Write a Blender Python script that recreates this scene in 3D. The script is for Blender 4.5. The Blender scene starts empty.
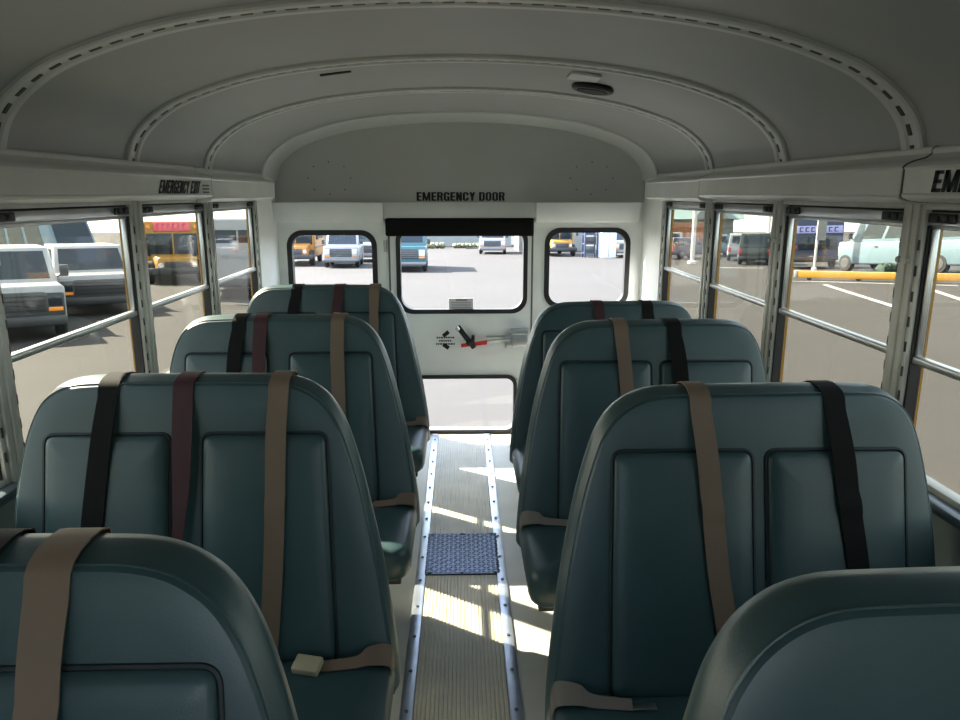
import bpy, bmesh, math, random
from mathutils import Vector, Matrix, Quaternion

random.seed(7)
SC = bpy.context.scene
COL = SC.collection
PI = math.pi
R = math.radians

# ------------------------------------------------------------------ materials
def mat(name, col, rough=0.6, metal=0.0, noise=0.0, nscale=20.0, bump=0.0, bscale=200.0, spec=0.5, coat=0.0, col2=None, stretch=None):
    m = bpy.data.materials.new(name); m.use_nodes = True
    nt = m.node_tree; b = nt.nodes['Principled BSDF']
    b.inputs['Base Color'].default_value = (*col, 1)
    b.inputs['Roughness'].default_value = rough
    b.inputs['Metallic'].default_value = metal
    b.inputs['Specular IOR Level'].default_value = spec
    b.inputs['Coat Weight'].default_value = coat
    tc = nt.nodes.new('ShaderNodeTexCoord')
    if noise > 0 or col2:
        src = tc.outputs['Object']
        if stretch:
            mp = nt.nodes.new('ShaderNodeMapping'); mp.inputs['Scale'].default_value = stretch
            nt.links.new(src, mp.inputs['Vector']); src = mp.outputs['Vector']
        n = nt.nodes.new('ShaderNodeTexNoise'); n.inputs['Scale'].default_value = nscale
        n.inputs['Detail'].default_value = 6
        nt.links.new(src, n.inputs['Vector'])
        r = nt.nodes.new('ShaderNodeValToRGB')
        c2 = col2 or tuple(c * (1 - noise) for c in col)
        r.color_ramp.elements[0].position = 0.35; r.color_ramp.elements[1].position = 0.65
        r.color_ramp.elements[0].color = (*c2, 1); r.color_ramp.elements[1].color = (*col, 1)
        nt.links.new(n.outputs['Fac'], r.inputs['Fac'])
        nt.links.new(r.outputs['Color'], b.inputs['Base Color'])
    if bump > 0:
        n2 = nt.nodes.new('ShaderNodeTexNoise'); n2.inputs['Scale'].default_value = bscale
        n2.inputs['Detail'].default_value = 3
        nt.links.new(tc.outputs['Object'], n2.inputs['Vector'])
        bp = nt.nodes.new('ShaderNodeBump'); bp.inputs['Strength'].default_value = bump
        bp.inputs['Distance'].default_value = 0.002
        nt.links.new(n2.outputs['Fac'], bp.inputs['Height'])
        nt.links.new(bp.outputs['Normal'], b.inputs['Normal'])
    return m

def glass(name, tint, refl=0.06):
    m = bpy.data.materials.new(name); m.use_nodes = True
    nt = m.node_tree
    for n in list(nt.nodes):
        if n.type != 'OUTPUT_MATERIAL': nt.nodes.remove(n)
    out = [n for n in nt.nodes if n.type == 'OUTPUT_MATERIAL'][0]
    t = nt.nodes.new('ShaderNodeBsdfTransparent'); t.inputs['Color'].default_value = (*tint, 1)
    g = nt.nodes.new('ShaderNodeBsdfGlossy'); g.inputs['Roughness'].default_value = 0.03
    lw = nt.nodes.new('ShaderNodeLayerWeight'); lw.inputs['Blend'].default_value = .5
    pw = nt.nodes.new('ShaderNodeMath'); pw.operation = 'POWER'; pw.inputs[1].default_value = 4.5
    nt.links.new(lw.outputs['Facing'], pw.inputs[0])
    f = nt.nodes.new('ShaderNodeMath'); f.operation = 'MULTIPLY_ADD'; f.inputs[1].default_value = .5; f.inputs[2].default_value = refl*.4
    nt.links.new(pw.outputs[0], f.inputs[0])
    mx = nt.nodes.new('ShaderNodeMixShader')
    nt.links.new(f.outputs[0], mx.inputs['Fac'])
    nt.links.new(t.outputs['BSDF'], mx.inputs[1]); nt.links.new(g.outputs['BSDF'], mx.inputs[2])
    nt.links.new(mx.outputs['Shader'], out.inputs['Surface'])
    return m

M = {}
M['paint'] = mat('bus_wall_enamel', (.87, .88, .86), .45, noise=.06, nscale=6, bump=.05, bscale=60)
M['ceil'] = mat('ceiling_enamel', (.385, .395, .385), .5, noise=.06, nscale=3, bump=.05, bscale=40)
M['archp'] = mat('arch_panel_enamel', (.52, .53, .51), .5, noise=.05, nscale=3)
M['race'] = mat('raceway_gloss_enamel', (.80, .81, .79), .26, noise=.05, nscale=6)
M['bow'] = mat('ceiling_bow_enamel', (.60, .615, .60), .42, noise=.06, nscale=8)
M['slot'] = mat('dark_slot', (.035, .035, .03), .8)
M['perf'] = mat('perforation', (.085, .085, .075), .8)
M['vinyl'] = mat('teal_vinyl', (.031, .072, .082), .40, noise=.16, nscale=5, bump=.16, bscale=420, spec=.6)
M['seam_shade'] = mat('seam_crease_shade', (.008, .016, .02), .6)  # near-black colour stands in for the shade in the panel creases
M['black'] = mat('black_rubber', (.012, .012, .013), .55)
M['blackpad'] = mat('black_vinyl_pad', (.005, .005, .005), .8, spec=.2, bump=.1, bscale=300)
M['alu'] = mat('aluminium', (.55, .57, .58), .30, .75, noise=.15, nscale=9)
M['alu_dull'] = mat('window_frame_aluminium', (.53, .535, .51), .45, .15, noise=.15, nscale=14)
M['floor'] = mat('floor_rubber', (.54, .54, .46), .42, noise=.12, nscale=5, bump=.05, bscale=90)
M['rib'] = mat('ribbed_mat', (.58, .55, .43), .42, noise=.2, nscale=7)
M['rail'] = mat('aisle_rail_aluminium', (.42, .47, .55), .32, .75, noise=.2, nscale=12)
M['screw'] = mat('screw_steel', (.10, .11, .13), .4, .7)
M['plate'] = mat('diamond_plate', (.07, .10, .16), .32, .7, noise=.2, nscale=30)
M['belt_black'] = mat('belt_black', (.0035, .004, .0045), .8, spec=.25, bump=.2, bscale=600)
M['belt_maroon'] = mat('belt_maroon', (.045, .008, .014), .65, bump=.2, bscale=600)
M['belt_tan'] = mat('belt_tan', (.165, .115, .080), .6, bump=.2, bscale=600)
M['belt_grey'] = mat('belt_grey', (.17, .15, .13), .6, bump=.2, bscale=600)
M['buckle'] = mat('buckle_beige', (.42, .38, .26), .4)
M['steel'] = mat('black_steel', (.03, .03, .03), .45, .5)
M['clear'] = glass('clear_glass', (.965, .965, .965))
M['tint'] = glass('tinted_glass', (.69, .675, .61))
M['yellow'] = mat('school_bus_yellow', (0.352, 0.179, 0.019), .4, noise=.08, nscale=3)
M['red'] = mat('red_grip', (.62, .03, .02), .45)
M['chrome'] = mat('chrome', (.8, .8, .8), .12, 1.0)
M['ink'] = mat('black_ink', (.008, .008, .01), .6)
M['ink2'] = mat('blue_black_ink', (.010, .012, .022), .6)
M['inkgrey'] = mat('grey_ink', (.12, .12, .12), .6)
M['decal'] = mat('pale_decal', (.8, .8, .8), .6)
_nt = M['decal'].node_tree; _b = _nt.nodes['Principled BSDF']; _t = _nt.nodes.new('ShaderNodeBsdfTranslucent'); _t.inputs['Color'].default_value = (.22, .22, .22, 1)
_m = _nt.nodes.new('ShaderNodeMixShader'); _m.inputs['Fac'].default_value = .45; _o = [n for n in _nt.nodes if n.type == 'OUTPUT_MATERIAL'][0]
_nt.links.new(_b.outputs['BSDF'], _m.inputs[1]); _nt.links.new(_t.outputs['BSDF'], _m.inputs[2]); _nt.links.new(_m.outputs['Shader'], _o.inputs['Surface'])
M['boxwhite'] = mat('white_box_paint', (.72, .76, .80), .5)
M['wallow'] = mat('lower_wall_panel', (.16, .19, .19), .4, noise=.1, nscale=6)
M['sill'] = mat('window_sill', (.14, .17, .20), .3, .4)
M['white'] = mat('white_car_paint', (0.294, 0.301, 0.307), .28, coat=.4)
M['bluewhite'] = mat('pale_blue_car_paint', (.125, .185, .215), .3, coat=.3)
M['teal'] = mat('teal_truck_paint', (0.021, 0.098, 0.116), .3, coat=.3)
M['darkcar'] = mat('dark_green_car_paint', (.035, .05, .045), .3, coat=.4)
M['navy'] = mat('navy_paint', (.035, .05, .10), .4)
M['orange'] = mat('orange_bus_paint', (0.397, 0.173, 0.025), .4)
M['carglass'] = mat('car_glass', (.012, .022, .03), .10, spec=.45)
M['tyre'] = mat('tyre_rubber', (.015, .015, .016), .8)
M['hub'] = mat('wheel_hub', (.16, .16, .165), .35, .7)
M['grille'] = mat('dark_grille', (.03, .033, .036), .4)
M['lamp'] = mat('headlamp', (0.615, 0.631, 0.656), .12)
M['amber'] = mat('amber_lens', (.85, .28, .02), .25)
M['tail'] = mat('red_lens', (.55, .02, .02), .25)
M['pink'] = mat('pink_red_sign', (0.738, 0.131, 0.164), .5)
M['pinkink'] = mat('dark_pink_ink', (.55, .05, .12), .5)
M['lilac'] = mat('lilac_sign', (.42, .42, .75), .5)
M['roofteal'] = mat('teal_metal_roof', (0.166, 0.243, 0.237), .5, noise=.1, nscale=2)
M['bldg'] = mat('pale_building', (0.230, 0.249, 0.237), .8, noise=.08, nscale=1)
M['brick'] = mat('rust_container', (0.344, 0.139, 0.066), .7, noise=.2, nscale=2)
M['hedge'] = mat('hedge_leaves', (.20, .21, .12), .9, noise=.6, nscale=9, bump=.6, bscale=12)
M['bush'] = mat('dark_bush', (.025, .05, .03), .9, noise=.5, nscale=9)
M['line'] = mat('white_road_paint', (0.269, 0.269, 0.256), .7)
M['conc'] = mat('pale_concrete', (.70, .68, .62), .8, noise=.1, nscale=3)

# asphalt with patches
def asphalt():
    m = mat('asphalt', (.039, .0367, .0343), .9, noise=.10, nscale=.35, bump=.15, bscale=30, spec=.2, col2=(.035, .033, .031))
    return m
M['asphalt'] = asphalt()

# ------------------------------------------------------------------ mesh helper
class MB:
    def __init__(s): s.v = []; s.f = []; s.m = []
    def add(s, verts, faces, mi=0):
        o = len(s.v); s.v += [tuple(p) for p in verts]
        for f in faces: s.f.append(tuple(i + o for i in f)); s.m.append(mi)
        return s
    def box(s, a, b, bevel=0, seg=2, mi=0, mx=None):
        x0, y0, z0 = [min(p, q) for p, q in zip(a, b)]; x1, y1, z1 = [max(p, q) for p, q in zip(a, b)]
        vs = [(x0,y0,z0),(x1,y0,z0),(x1,y1,z0),(x0,y1,z0),(x0,y0,z1),(x1,y0,z1),(x1,y1,z1),(x0,y1,z1)]
        fs = [(0,3,2,1),(4,5,6,7),(0,1,5,4),(1,2,6,5),(2,3,7,6),(3,0,4,7)]
        return s.hexa(vs, bevel, seg, mi, mx, fs)
    def hexa(s, vs, bevel=0, seg=2, mi=0, mx=None, fs=None):
        fs = fs or [(0,3,2,1),(4,5,6,7),(0,1,5,4),(1,2,6,5),(2,3,7,6),(3,0,4,7)]
        if bevel > 0:
            bm = bmesh.new(); bv = [bm.verts.new(p) for p in vs]
            for f in fs: bm.faces.new([bv[i] for i in f])
            bmesh.ops.bevel(bm, geom=list(bm.edges), offset=bevel, segments=seg, profile=.5, affect='EDGES', clamp_overlap=True)
            bm.verts.index_update()
            vs = [v.co.copy() for v in bm.verts]; fs = [[v.index for v in f.verts] for f in bm.faces]
            bm.free()
        if mx is not None: vs = [mx @ Vector(p) for p in vs]
        return s.add(vs, fs, mi)
    def tube(s, pts, r, n=8, closed=False, mi=0):
        pts = [Vector(p) for p in pts]; N = len(pts); rings = []
        up = None
        for i, p in enumerate(pts):
            if closed: t = pts[(i+1) % N] - pts[i-1]
            else: t = pts[min(i+1, N-1)] - pts[max(i-1, 0)]
            t.normalize()
            if up is None:
                up = t.orthogonal().normalized()
            up = (up - t * up.dot(t)).normalized(); sd = t.cross(up)
            rings.append([p + (up * math.cos(2*PI*k/n) + sd * math.sin(2*PI*k/n)) * r for k in range(n)])
        return s.loft(rings, closed_ring=True, cap=not closed, wrap=closed, mi=mi)
    def loft(s, rings, closed_ring=True, cap=True, wrap=False, mi=0):
        o = len(s.v); n = len(rings[0])
        for r in rings: s.v += [tuple(p) for p in r]
        L = len(rings)
        for i in range(L if wrap else L-1):
            a = o + i*n; b = o + ((i+1) % L)*n
            for k in range(n if closed_ring else n-1):
                k2 = (k+1) % n
                s.f.append((a+k, a+k2, b+k2, b+k)); s.m.append(mi)
        if cap and closed_ring and not wrap:
            s.f.append(tuple(o+k for k in reversed(range(n)))); s.m.append(mi)
            s.f.append(tuple(o+(L-1)*n+k for k in range(n))); s.m.append(mi)
        return s
    def cyl(s, c, axis, r, h, n=20, mi=0, bevel=0):
        ax = Vector(axis).normalized(); u = ax.orthogonal().normalized(); w = ax.cross(u); c = Vector(c)
        def ring(rr, t): return [c + ax*t + (u*math.cos(2*PI*k/n) + w*math.sin(2*PI*k/n))*rr for k in range(n)]
        rs = [ring(r-bevel, -h/2), ring(r, -h/2+bevel), ring(r, h/2-bevel), ring(r-bevel, h/2)] if bevel else [ring(r, -h/2), ring(r, h/2)]
        return s.loft(rs, mi=mi)
    def slab(s, q, th, mi=0, bevel=0):
        # four corner points (counter-clockwise seen from outside), thickened outwards
        q = [Vector(p) for p in q]; n = (q[1]-q[0]).cross(q[3]-q[0]).normalized()*th
        return s.hexa([*q, *[p+n for p in q]], bevel=bevel, mi=mi)
    def build(s, name, mats, parent=None, sharp=35, loc=None, recalc=True):
        me = bpy.data.meshes.new(name); me.from_pydata(s.v, [], s.f)
        if not isinstance(mats, (list, tuple)): mats = [mats]
        for m in mats: me.materials.append(m)
        me.polygons.foreach_set('material_index', s.m)
        if recalc:
            bm = bmesh.new(); bm.from_mesh(me); bmesh.ops.recalc_face_normals(bm, faces=bm.faces); bm.to_mesh(me); bm.free()
        me.polygons.foreach_set('use_smooth', [True]*len(me.polygons))
        me.set_sharp_from_angle(angle=R(sharp)); me.update()
        o = bpy.data.objects.new(name, me); COL.objects.link(o)
        if parent: o.parent = parent
        if loc is not None: o.location = loc
        return o

def tag(o, label=None, cat=None, group=None, kind=None):
    if label: o['label'] = label
    if cat: o['category'] = cat
    if group: o['group'] = group
    if kind: o['kind'] = kind
    return o

def empty(name, loc=(0,0,0), rot=(0,0,0)):
    o = bpy.data.objects.new(name, None); COL.objects.link(o); o.empty_display_size = .1
    o.location = loc; o.rotation_euler = rot
    return o

def struct(o, label=None, cat=None):
    o['kind'] = 'structure'
    if label: o['label'] = label
    if cat: o['category'] = cat
    return o

def rrect(x0, x1, z0, z1, r, n=6):
    pts = []
    for cx, cz, a0 in ((x1-r, z1-r, 0), (x0+r, z1-r, 90), (x0+r, z0+r, 180), (x1-r, z0+r, 270)):
        for k in range(n+1):
            a = R(a0 + 90*k/n); pts.append((cx + r*math.cos(a), cz + r*math.sin(a)))
    return pts

def sheet(outer, holes, th, mp):
    """flat plate with holes; 2D loops mapped by mp(u, v, w), w from 0 to th"""
    bm = bmesh.new(); loops = []
    for lp in [outer] + list(holes):
        vs = [bm.verts.new((p[0], p[1], 0)) for p in lp]; loops.append(vs)
        for i in range(len(vs)): bm.edges.new((vs[i], vs[(i+1) % len(vs)]))
    bmesh.ops.triangle_fill(bm, use_beauty=True, use_dissolve=False, edges=list(bm.edges), normal=(0,0,1))
    bm.verts.index_update()
    V = [v.co.copy() for v in bm.verts]; F = [[v.index for v in f.verts] for f in bm.faces]
    LI = [[v.index for v in lp] for lp in loops]; bm.free()
    n = len(V); mb = MB()
    verts = [mp(p.x, p.y, 0) for p in V] + [mp(p.x, p.y, th) for p in V]
    faces = [tuple(f) for f in F] + [tuple(i+n for i in reversed(f)) for f in F]
    for lp in LI:
        for i in range(len(lp)):
            a, b = lp[i], lp[(i+1) % len(lp)]; faces.append((a, b, b+n, a+n))
    return mb.add(verts, faces)

def catmull(pts, per=6):
    out = []; n = len(pts)
    for i in range(n-1):
        p0 = pts[max(i-1, 0)]; p1 = pts[i]; p2 = pts[i+1]; p3 = pts[min(i+2, n-1)]
        for k in range(per):
            t = k/per
            out.append(tuple(.5*((2*b) + (c-a)*t + (2*a-5*b+4*c-d)*t*t + (3*b-a-3*c+d)*t**3) for a, b, c, d in zip(p0, p1, p2, p3)))
    out.append(pts[-1]); return out

def glyph(ch):
    """heavy condensed capitals as convex polygons, cap height 1"""
    w, t, h = .56, .215, .165
    if ch == 'M': w = .78
    if ch == 'I': return t, [[(0,0),(t,0),(t,1),(0,1)]]
    bx = lambda x0, x1, y0, y1: [(x0,y0),(x1,y0),(x1,y1),(x0,y1)]
    c = .14
    def ring(parts):
        P = {'l': bx(0,t,c,1-c), 'r': bx(w-t,w,c,1-c), 'b': bx(c,w-c,0,h), 't': bx(c,w-c,1-h,1),
             'bl': [(0,c),(c,0),(c+.03,h),(t,c+.03)], 'br': [(w-c,0),(w,c),(w-t,c+.03),(w-c-.03,h)],
             'tl': [(0,1-c),(t,1-c-.03),(c+.03,1-h),(c,1)], 'tr': [(w-c,1),(w-c-.03,1-h),(w-t,1-c-.03),(w,1-c)]}
        return [P[p] for p in parts]
    if ch == 'E': w = .48; g = [bx(0,t,0,1), bx(0,w,0,h), bx(0,w,1-h,1), bx(0,w*.92,.5-h/2,.5+h/2)]
    elif ch == 'M': g = [bx(0,t*.9,0,1), bx(w-t*.9,w,0,1), [(0,1),(t*1.1,1),(w/2+t*.4,0),(w/2-t*.4,0)], [(w-t*1.1,1),(w,1),(w/2+t*.4,0),(w/2-t*.4,0)]]
    elif ch == 'R': g = [bx(0,t,0,1), bx(0,w-c,1-h,1), bx(0,w-c,.44,.44+h), bx(w-t,w,.60,1-c), [(w-c,1),(w-c-.03,1-h),(w-t,1-c-.03),(w,1-c)], [(w-c,.44),(w,.60),(w-t,.62),(w-c-.03,.57)], [(w-t-.06,.46),(w-.06,.50),(w,0),(w-t,0)]]
    elif ch == 'C': g = ring(['l','b','t','bl','br','tl','tr']) + [bx(w-t,w,c,.36), bx(w-t,w,.64,1-c)]
    elif ch == 'G': g = ring(['l','b','t','bl','br','tl','tr']) + [bx(w-t,w,0,.5), bx(w-t,w,.68,1-c), bx(w*.5,w,.39,.51)]
    elif ch == 'O': g = ring(['l','r','b','t','bl','br','tl','tr'])
    elif ch == 'D': g = ring(['l','r','br','tr']) + [bx(0,t,0,1), bx(0,w-c,0,h), bx(0,w-c,1-h,1)]
    elif ch == 'N': g = [bx(0,t,0,1), bx(w-t,w,0,1), [(0,1),(t,1),(w,0),(w-t,0)]]
    elif ch == 'Y': g = [bx(w/2-t/2,w/2+t/2,0,.48), [(0,1),(t,1),(w/2+t/2,.46),(w/2-t/2,.40)], [(w-t,1),(w,1),(w/2+t/2,.40),(w/2-t/2,.46)]]
    elif ch == 'X': g = [[(0,0),(t*1.1,0),(w,1),(w-t*1.1,1)], [(w-t*1.1,0),(w,0),(t*1.1,1),(0,1)]]
    elif ch == 'T': w = .46; g = [bx(w/2-t/2,w/2+t/2,0,1), bx(0,w,1-h,1)]
    else: return .22, []
    return w, g

def lettering(name, text, height, width, mp, m, parent, shear=0):
    polys = []; x = 0
    for ch in text:
        w, g = glyph(ch)
        polys += [[(px+x, py) for px, py in p] for p in g]; x += w+.075
    x -= .075; kx = (width-abs(shear)*height)/x; mb = MB()
    for p in polys:
        n = len(p); q = [(a*kx+shear*b*height, b*height) for a, b in p]
        vs = [mp(u, v, 0) for u, v in q] + [mp(u, v, .0008) for u, v in q]
        mb.add(vs, [tuple(range(n)), tuple(reversed(range(n, 2*n)))] + [(i, (i+1) % n, (i+1) % n+n, i+n) for i in range(n)])
    return mb.build(name, m, parent)

# ------------------------------------------------------------------ dimensions of the bus
REAR = 4.40; FRONT = -1.25; WX = 1.12
PILLARS = [3.245, 2.527, 1.76, 1.04, .33]           # between side windows
OPEN = [(3.275, 3.965), (2.557, 3.215), (1.790, 2.497), (1.070, 1.730), (.36, 1.010)]
HALF = [(0, 1.927), (.2, 1.922), (.4, 1.908), (.58, 1.885), (.72, 1.857), (.85, 1.818), (.95, 1.777), (1.03, 1.722), (1.08, 1.665), (1.102, 1.61), (1.11, 1.565)]
prof_h = catmull(HALF, 4)
PROFILE = [(-x, z) for x, z in reversed(prof_h)] + prof_h[1:]

def offset_profile(P, d):
    out = []
    for i, p in enumerate(P):
        a = P[max(i-1, 0)]; b = P[min(i+1, len(P)-1)]
        tx, tz = b[0]-a[0], b[1]-a[1]; l = math.hypot(tx, tz)
        out.append((p[0] + tz/l*d, p[1] - tx/l*d))     # towards the inside
    return out

# ---- floor
mb = MB(); mb.box((-1.16, FRONT, -.06), (1.16, REAR+.02, 0))
struct(mb.build('floor', M['floor']))

# ribbed aisle mat, two lengths with the hatch plate between them
def rib_mat(name, y0, y1, label):
    mb = MB(); n = 22; x0, x1 = -.150, .135; p = (x1-x0)/n; sec = []
    for i in range(n):
        a = x0 + i*p
        sec += [(a+.0012, .001), (a+p*.22, .0036), (a+p*.74, .0036), (a+p-.0012, .001)]
    sec = [(x0, .001)] + sec + [(x1, .001)]
    rings = [[(x, y, z) for x, z in sec] for y in (y0, y1)]
    mb.loft(rings, closed_ring=False, cap=False)
    o = mb.build(name, M['rib'], sharp=20)
    tag(o, label, 'floor mat', 'ribbed aisle mats')
rib_mat('ribbed_aisle_mat', FRONT+.02, 2.628, 'long ribbed rubber aisle mat running forward from the diamond plate hatch')
rib_mat('ribbed_aisle_mat', 2.992, REAR-.02, 'short ribbed rubber aisle mat between the diamond plate hatch and rear door')

for i, (xa, xb, side) in enumerate(((-.188, -.150, 'left'), (.135, .173, 'right'))):
    mb = MB(); mb.box((xa, FRONT+.02, 0.0005), (xb, REAR-.03, .008), bevel=.0025)
    o = mb.build('trim_%d' % (i+1), M['rail']); struct(o, 'aluminium edge strip along the %s side of the aisle mat' % side)
    s = MB(); s.cyl((0, 0, .0095), (0, 0, 1), .0065, .004, 10, bevel=.001)
    p = s.build('screw', M['screw'], o, loc=((xa+xb)/2, 4.25, 0))
    y = 4.25
    for k in range(19):
        y -= .185
        if y < .9: break
        c = p.copy(); COL.objects.link(c); c.parent = o; c.location = ((xa+xb)/2, y, 0)

# diamond plate hatch
mb = MB(); mb.box((-.156, 2.632, .001), (.148, 2.988, .008), bevel=.002)
for i in range(16):
    for j in range(19):
        cx = -.146 + i*.0192 + .0; cy = 2.645 + j*.0182; a = R(38 if (i+j) % 2 else -38)
        mx = Matrix.Translation((cx, cy, .008)) @ Matrix.Rotation(a, 4, 'Z')
        w, h = .0105, .0034
        vs = [mx @ Vector(p) for p in ((-w,0,0),(0,-h,0),(w,0,0),(0,h,0),(-w*.6,0,.0022),(0,-h*.4,.0022),(w*.6,0,.0022),(0,h*.4,.0022))]
        mb.add(vs, [(4,5,6,7),(0,1,5,4),(1,2,6,5),(2,3,7,6),(3,0,4,7)])
hatch = mb.build('hatch_plate', M['plate'], sharp=15)
tag(hatch, 'dark diamond plate access hatch set in the middle of the aisle floor', 'hatch')
for x in (-.135, -.004, .128):
    for y in (2.643, 2.977):
        s = MB(); s.cyl((x, y, .0105), (0, 0, 1), .006, .004, 10, bevel=.001); s.build('screw', M['screw'], hatch)

# ---- ceiling
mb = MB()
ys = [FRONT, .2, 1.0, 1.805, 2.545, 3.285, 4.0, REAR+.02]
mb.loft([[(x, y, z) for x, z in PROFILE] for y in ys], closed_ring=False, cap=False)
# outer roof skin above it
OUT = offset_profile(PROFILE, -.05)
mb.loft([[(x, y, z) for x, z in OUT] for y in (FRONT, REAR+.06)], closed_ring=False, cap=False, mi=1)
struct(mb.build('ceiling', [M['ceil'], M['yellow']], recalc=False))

def bow(idx, yc, w):
    P0 = PROFILE; mb = MB()
    sec = [(-w/2, 0), (-w/2, .009), (-w/2+.006, .013), (-.017, .013), (-.010, .007), (.010, .007), (.017, .013), (w/2-.006, .013), (w/2, .009), (w/2, 0)]
    offs = {d: offset_profile(P0, d) for d in {s[1] for s in sec}}
    rings = [[(offs[d][i][0], yc+dy, offs[d][i][1]) for dy, d in sec] for i in range(len(P0))]
    mb.loft(rings, closed_ring=False, cap=False)
    # perforation slots along the middle groove
    Pm = offset_profile(P0, .0095); L = [0]
    for i in range(1, len(Pm)): L.append(L[-1] + math.dist(Pm[i], Pm[i-1]))
    def pos(t):
        for i in range(1, len(L)):
            if t <= L[i]:
                k = (t-L[i-1])/(L[i]-L[i-1]); a, b = Pm[i-1], Pm[i]
                return Vector((a[0]+(b[0]-a[0])*k, a[1]+(b[1]-a[1])*k)), Vector((b[0]-a[0], b[1]-a[1])).normalized()
        return Vector(Pm[-1]), Vector((0, -1))
    n = 48; step = L[-1]/n
    for k in range(n):
        c, t = pos((k+.5)*step); nrm = Vector((t.y, -t.x))
        h = step*.27
        pts = []
        for du, dv, dn in ((-h,-.0065,0),(h,-.0065,0),(h,.0065,0),(-h,.0065,0)):
            q = c + t*du - nrm*.0; pts.append((q.x, yc+dv, q.y))
        n3 = Vector((nrm.x, 0, nrm.y))*.002
        vs = [Vector(p)-n3 for p in pts] + [Vector(p)+n3*.5 for p in pts]
        mb.hexa(vs, mi=1)
    o = mb.build('trim_%d' % idx, [M['bow'], M['perf']], sharp=30)
    return o
names = {3: ('nearest', 1.805), 4: ('middle', 2.545), 5: ('rearmost', 3.285)}
for k, (w_, y_) in names.items():
    struct(bow(k, y_, .088), '%s perforated white roof bow arching across the ceiling' % w_)

# rear arch band (curved corner between ceiling and rear wall)
mb = MB()
A = offset_profile(PROFILE, .002); B = offset_profile(PROFILE, .010); Cc = offset_profile(PROFILE, .022); Dd = offset_profile(PROFILE, .040)
mb.loft([[(x, y, z) for x, z in P] for P, y in ((A, 4.17), (B, 4.175), (B, 4.22), (Cc, 4.34), (Dd, 4.399))], closed_ring=False, cap=False)
struct(mb.build('trim_6', M['bow'], recalc=False), 'wide white arch where the ceiling curves into the rear wall')

# small fittings on the ceiling
def zc(x):
    for i in range(1, len(PROFILE)):
        if PROFILE[i][0] >= x:
            a, b = PROFILE[i-1], PROFILE[i]; return a[1] + (b[1]-a[1])*(x-a[0])/(b[0]-a[0])
sp = MB(); sp.cyl((0, 0, -.010), (0, 0, 1), .082, .02, 32, bevel=.006)
spk = sp.build('ceiling_speaker', M['steel']); spk.location = (.515, 2.97, zc(.515)); spk.rotation_euler = (0, R(9), 0)
tag(spk, 'round black speaker on the right of the ceiling', 'speaker')
g = MB(); g.cyl((0, 0, -.0215), (0, 0, 1), .06, .004, 32, bevel=.001); g.build('speaker_grille', M['slot'], spk)
pl = MB(); pl.box((-.055, -.06, -.012), (.055, .06, 0), bevel=.004)
p_ = pl.build('ceiling_plate', M['bow']); p_.location = (.445, 2.76, zc(.445)); p_.rotation_euler = (0, R(7.5), 0)
tag(p_, 'small pale rectangular cover plate beside the ceiling speaker', 'cover plate')
pl = MB(); pl.box((-.055, -.010, -.006), (.055, .010, 0), bevel=.002)
p_ = pl.build('ceiling_slot', M['slot']); p_.location = (-.44, 2.73, zc(.44)); p_.rotation_euler = (0, R(-7.5), 0)
tag(p_, 'thin dark slot on the left of the ceiling', 'slot')

# ---- side walls
SEG = {}
OPENS = {-1: [OPEN[0], OPEN[1], (1.735, 2.497), (1.07, 1.675), OPEN[4]], 1: OPEN}
PILS = {-1: [3.245, 2.527, 1.705, 1.04, .33], 1: PILLARS}
def side(sg, nm):
    OPEN = OPENS[sg]
    mb = MB()
    X = lambda d: sg*(WX-d)                       # d = distance inwards from the window plane
    # upper band and outer skin
    zones = [(FRONT, OPEN[-1][0])] + [(OPEN[i+1][1], OPEN[i][0]) for i in range(len(OPEN)-1)] + [(OPEN[0][1], REAR+.03)]
    mb.box((X(.012), FRONT, 1.456), (X(-.05), REAR+.03, 1.60), mi=0)
    mb.box((X(.022), FRONT, 0), (X(-.02), REAR+.03, .792), mi=1)
    for a, b in zones: mb.box((X(-.004), a, .78), (X(-.014), b, 1.45), mi=0)
    # yellow outer skin with its own reveals
    mb.box((X(-.014), FRONT, -.35), (X(-.024), REAR+.05, .785), mi=2)
    mb.box((X(-.05), FRONT, 1.428), (X(-.055), REAR+.05, 1.60), mi=2)
    for a, b in zones: mb.box((X(-.014), a-.006, .78), (X(-.024 if sg < 0 else -.029), b+.006, 1.43), mi=2)
    # painted rear corner panel
    mb.box((X(.030), OPEN[0][1]+.022, .79), (X(-.004), REAR, 1.57), mi=0)
    w = mb.build('wall_'+nm, [M['paint'], M['wallow'], M['yellow']]); struct(w)
    s = MB(); s.box((X(.055), FRONT, .780), (X(.0), OPEN[0][1]+.02, .806), bevel=.008)
    s.build('window_sill', M['sill'], w)
    for i, yp in enumerate(PILS[sg]):
        p = MB()
        p.box((X(.034), yp-.029, .80), (X(-.01), yp+.029, 1.475), bevel=.005)
        p.box((X(.040), yp-.010, .80), (X(.03), yp+.010, 1.475), bevel=.003)
        if i in (1, 2):
            p.cyl((X(.038), yp-.016, 1.33), (sg, 0, 0), .008, .012, 12, bevel=.002)
            p.cyl((X(.038), yp+.018, 1.33), (sg, 0, 0), .008, .012, 12, bevel=.002)
        p.build('pillar', M['alu_dull'], w)
    return w
WL = side(-1, 'left'); WR = side(1, 'right')

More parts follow.
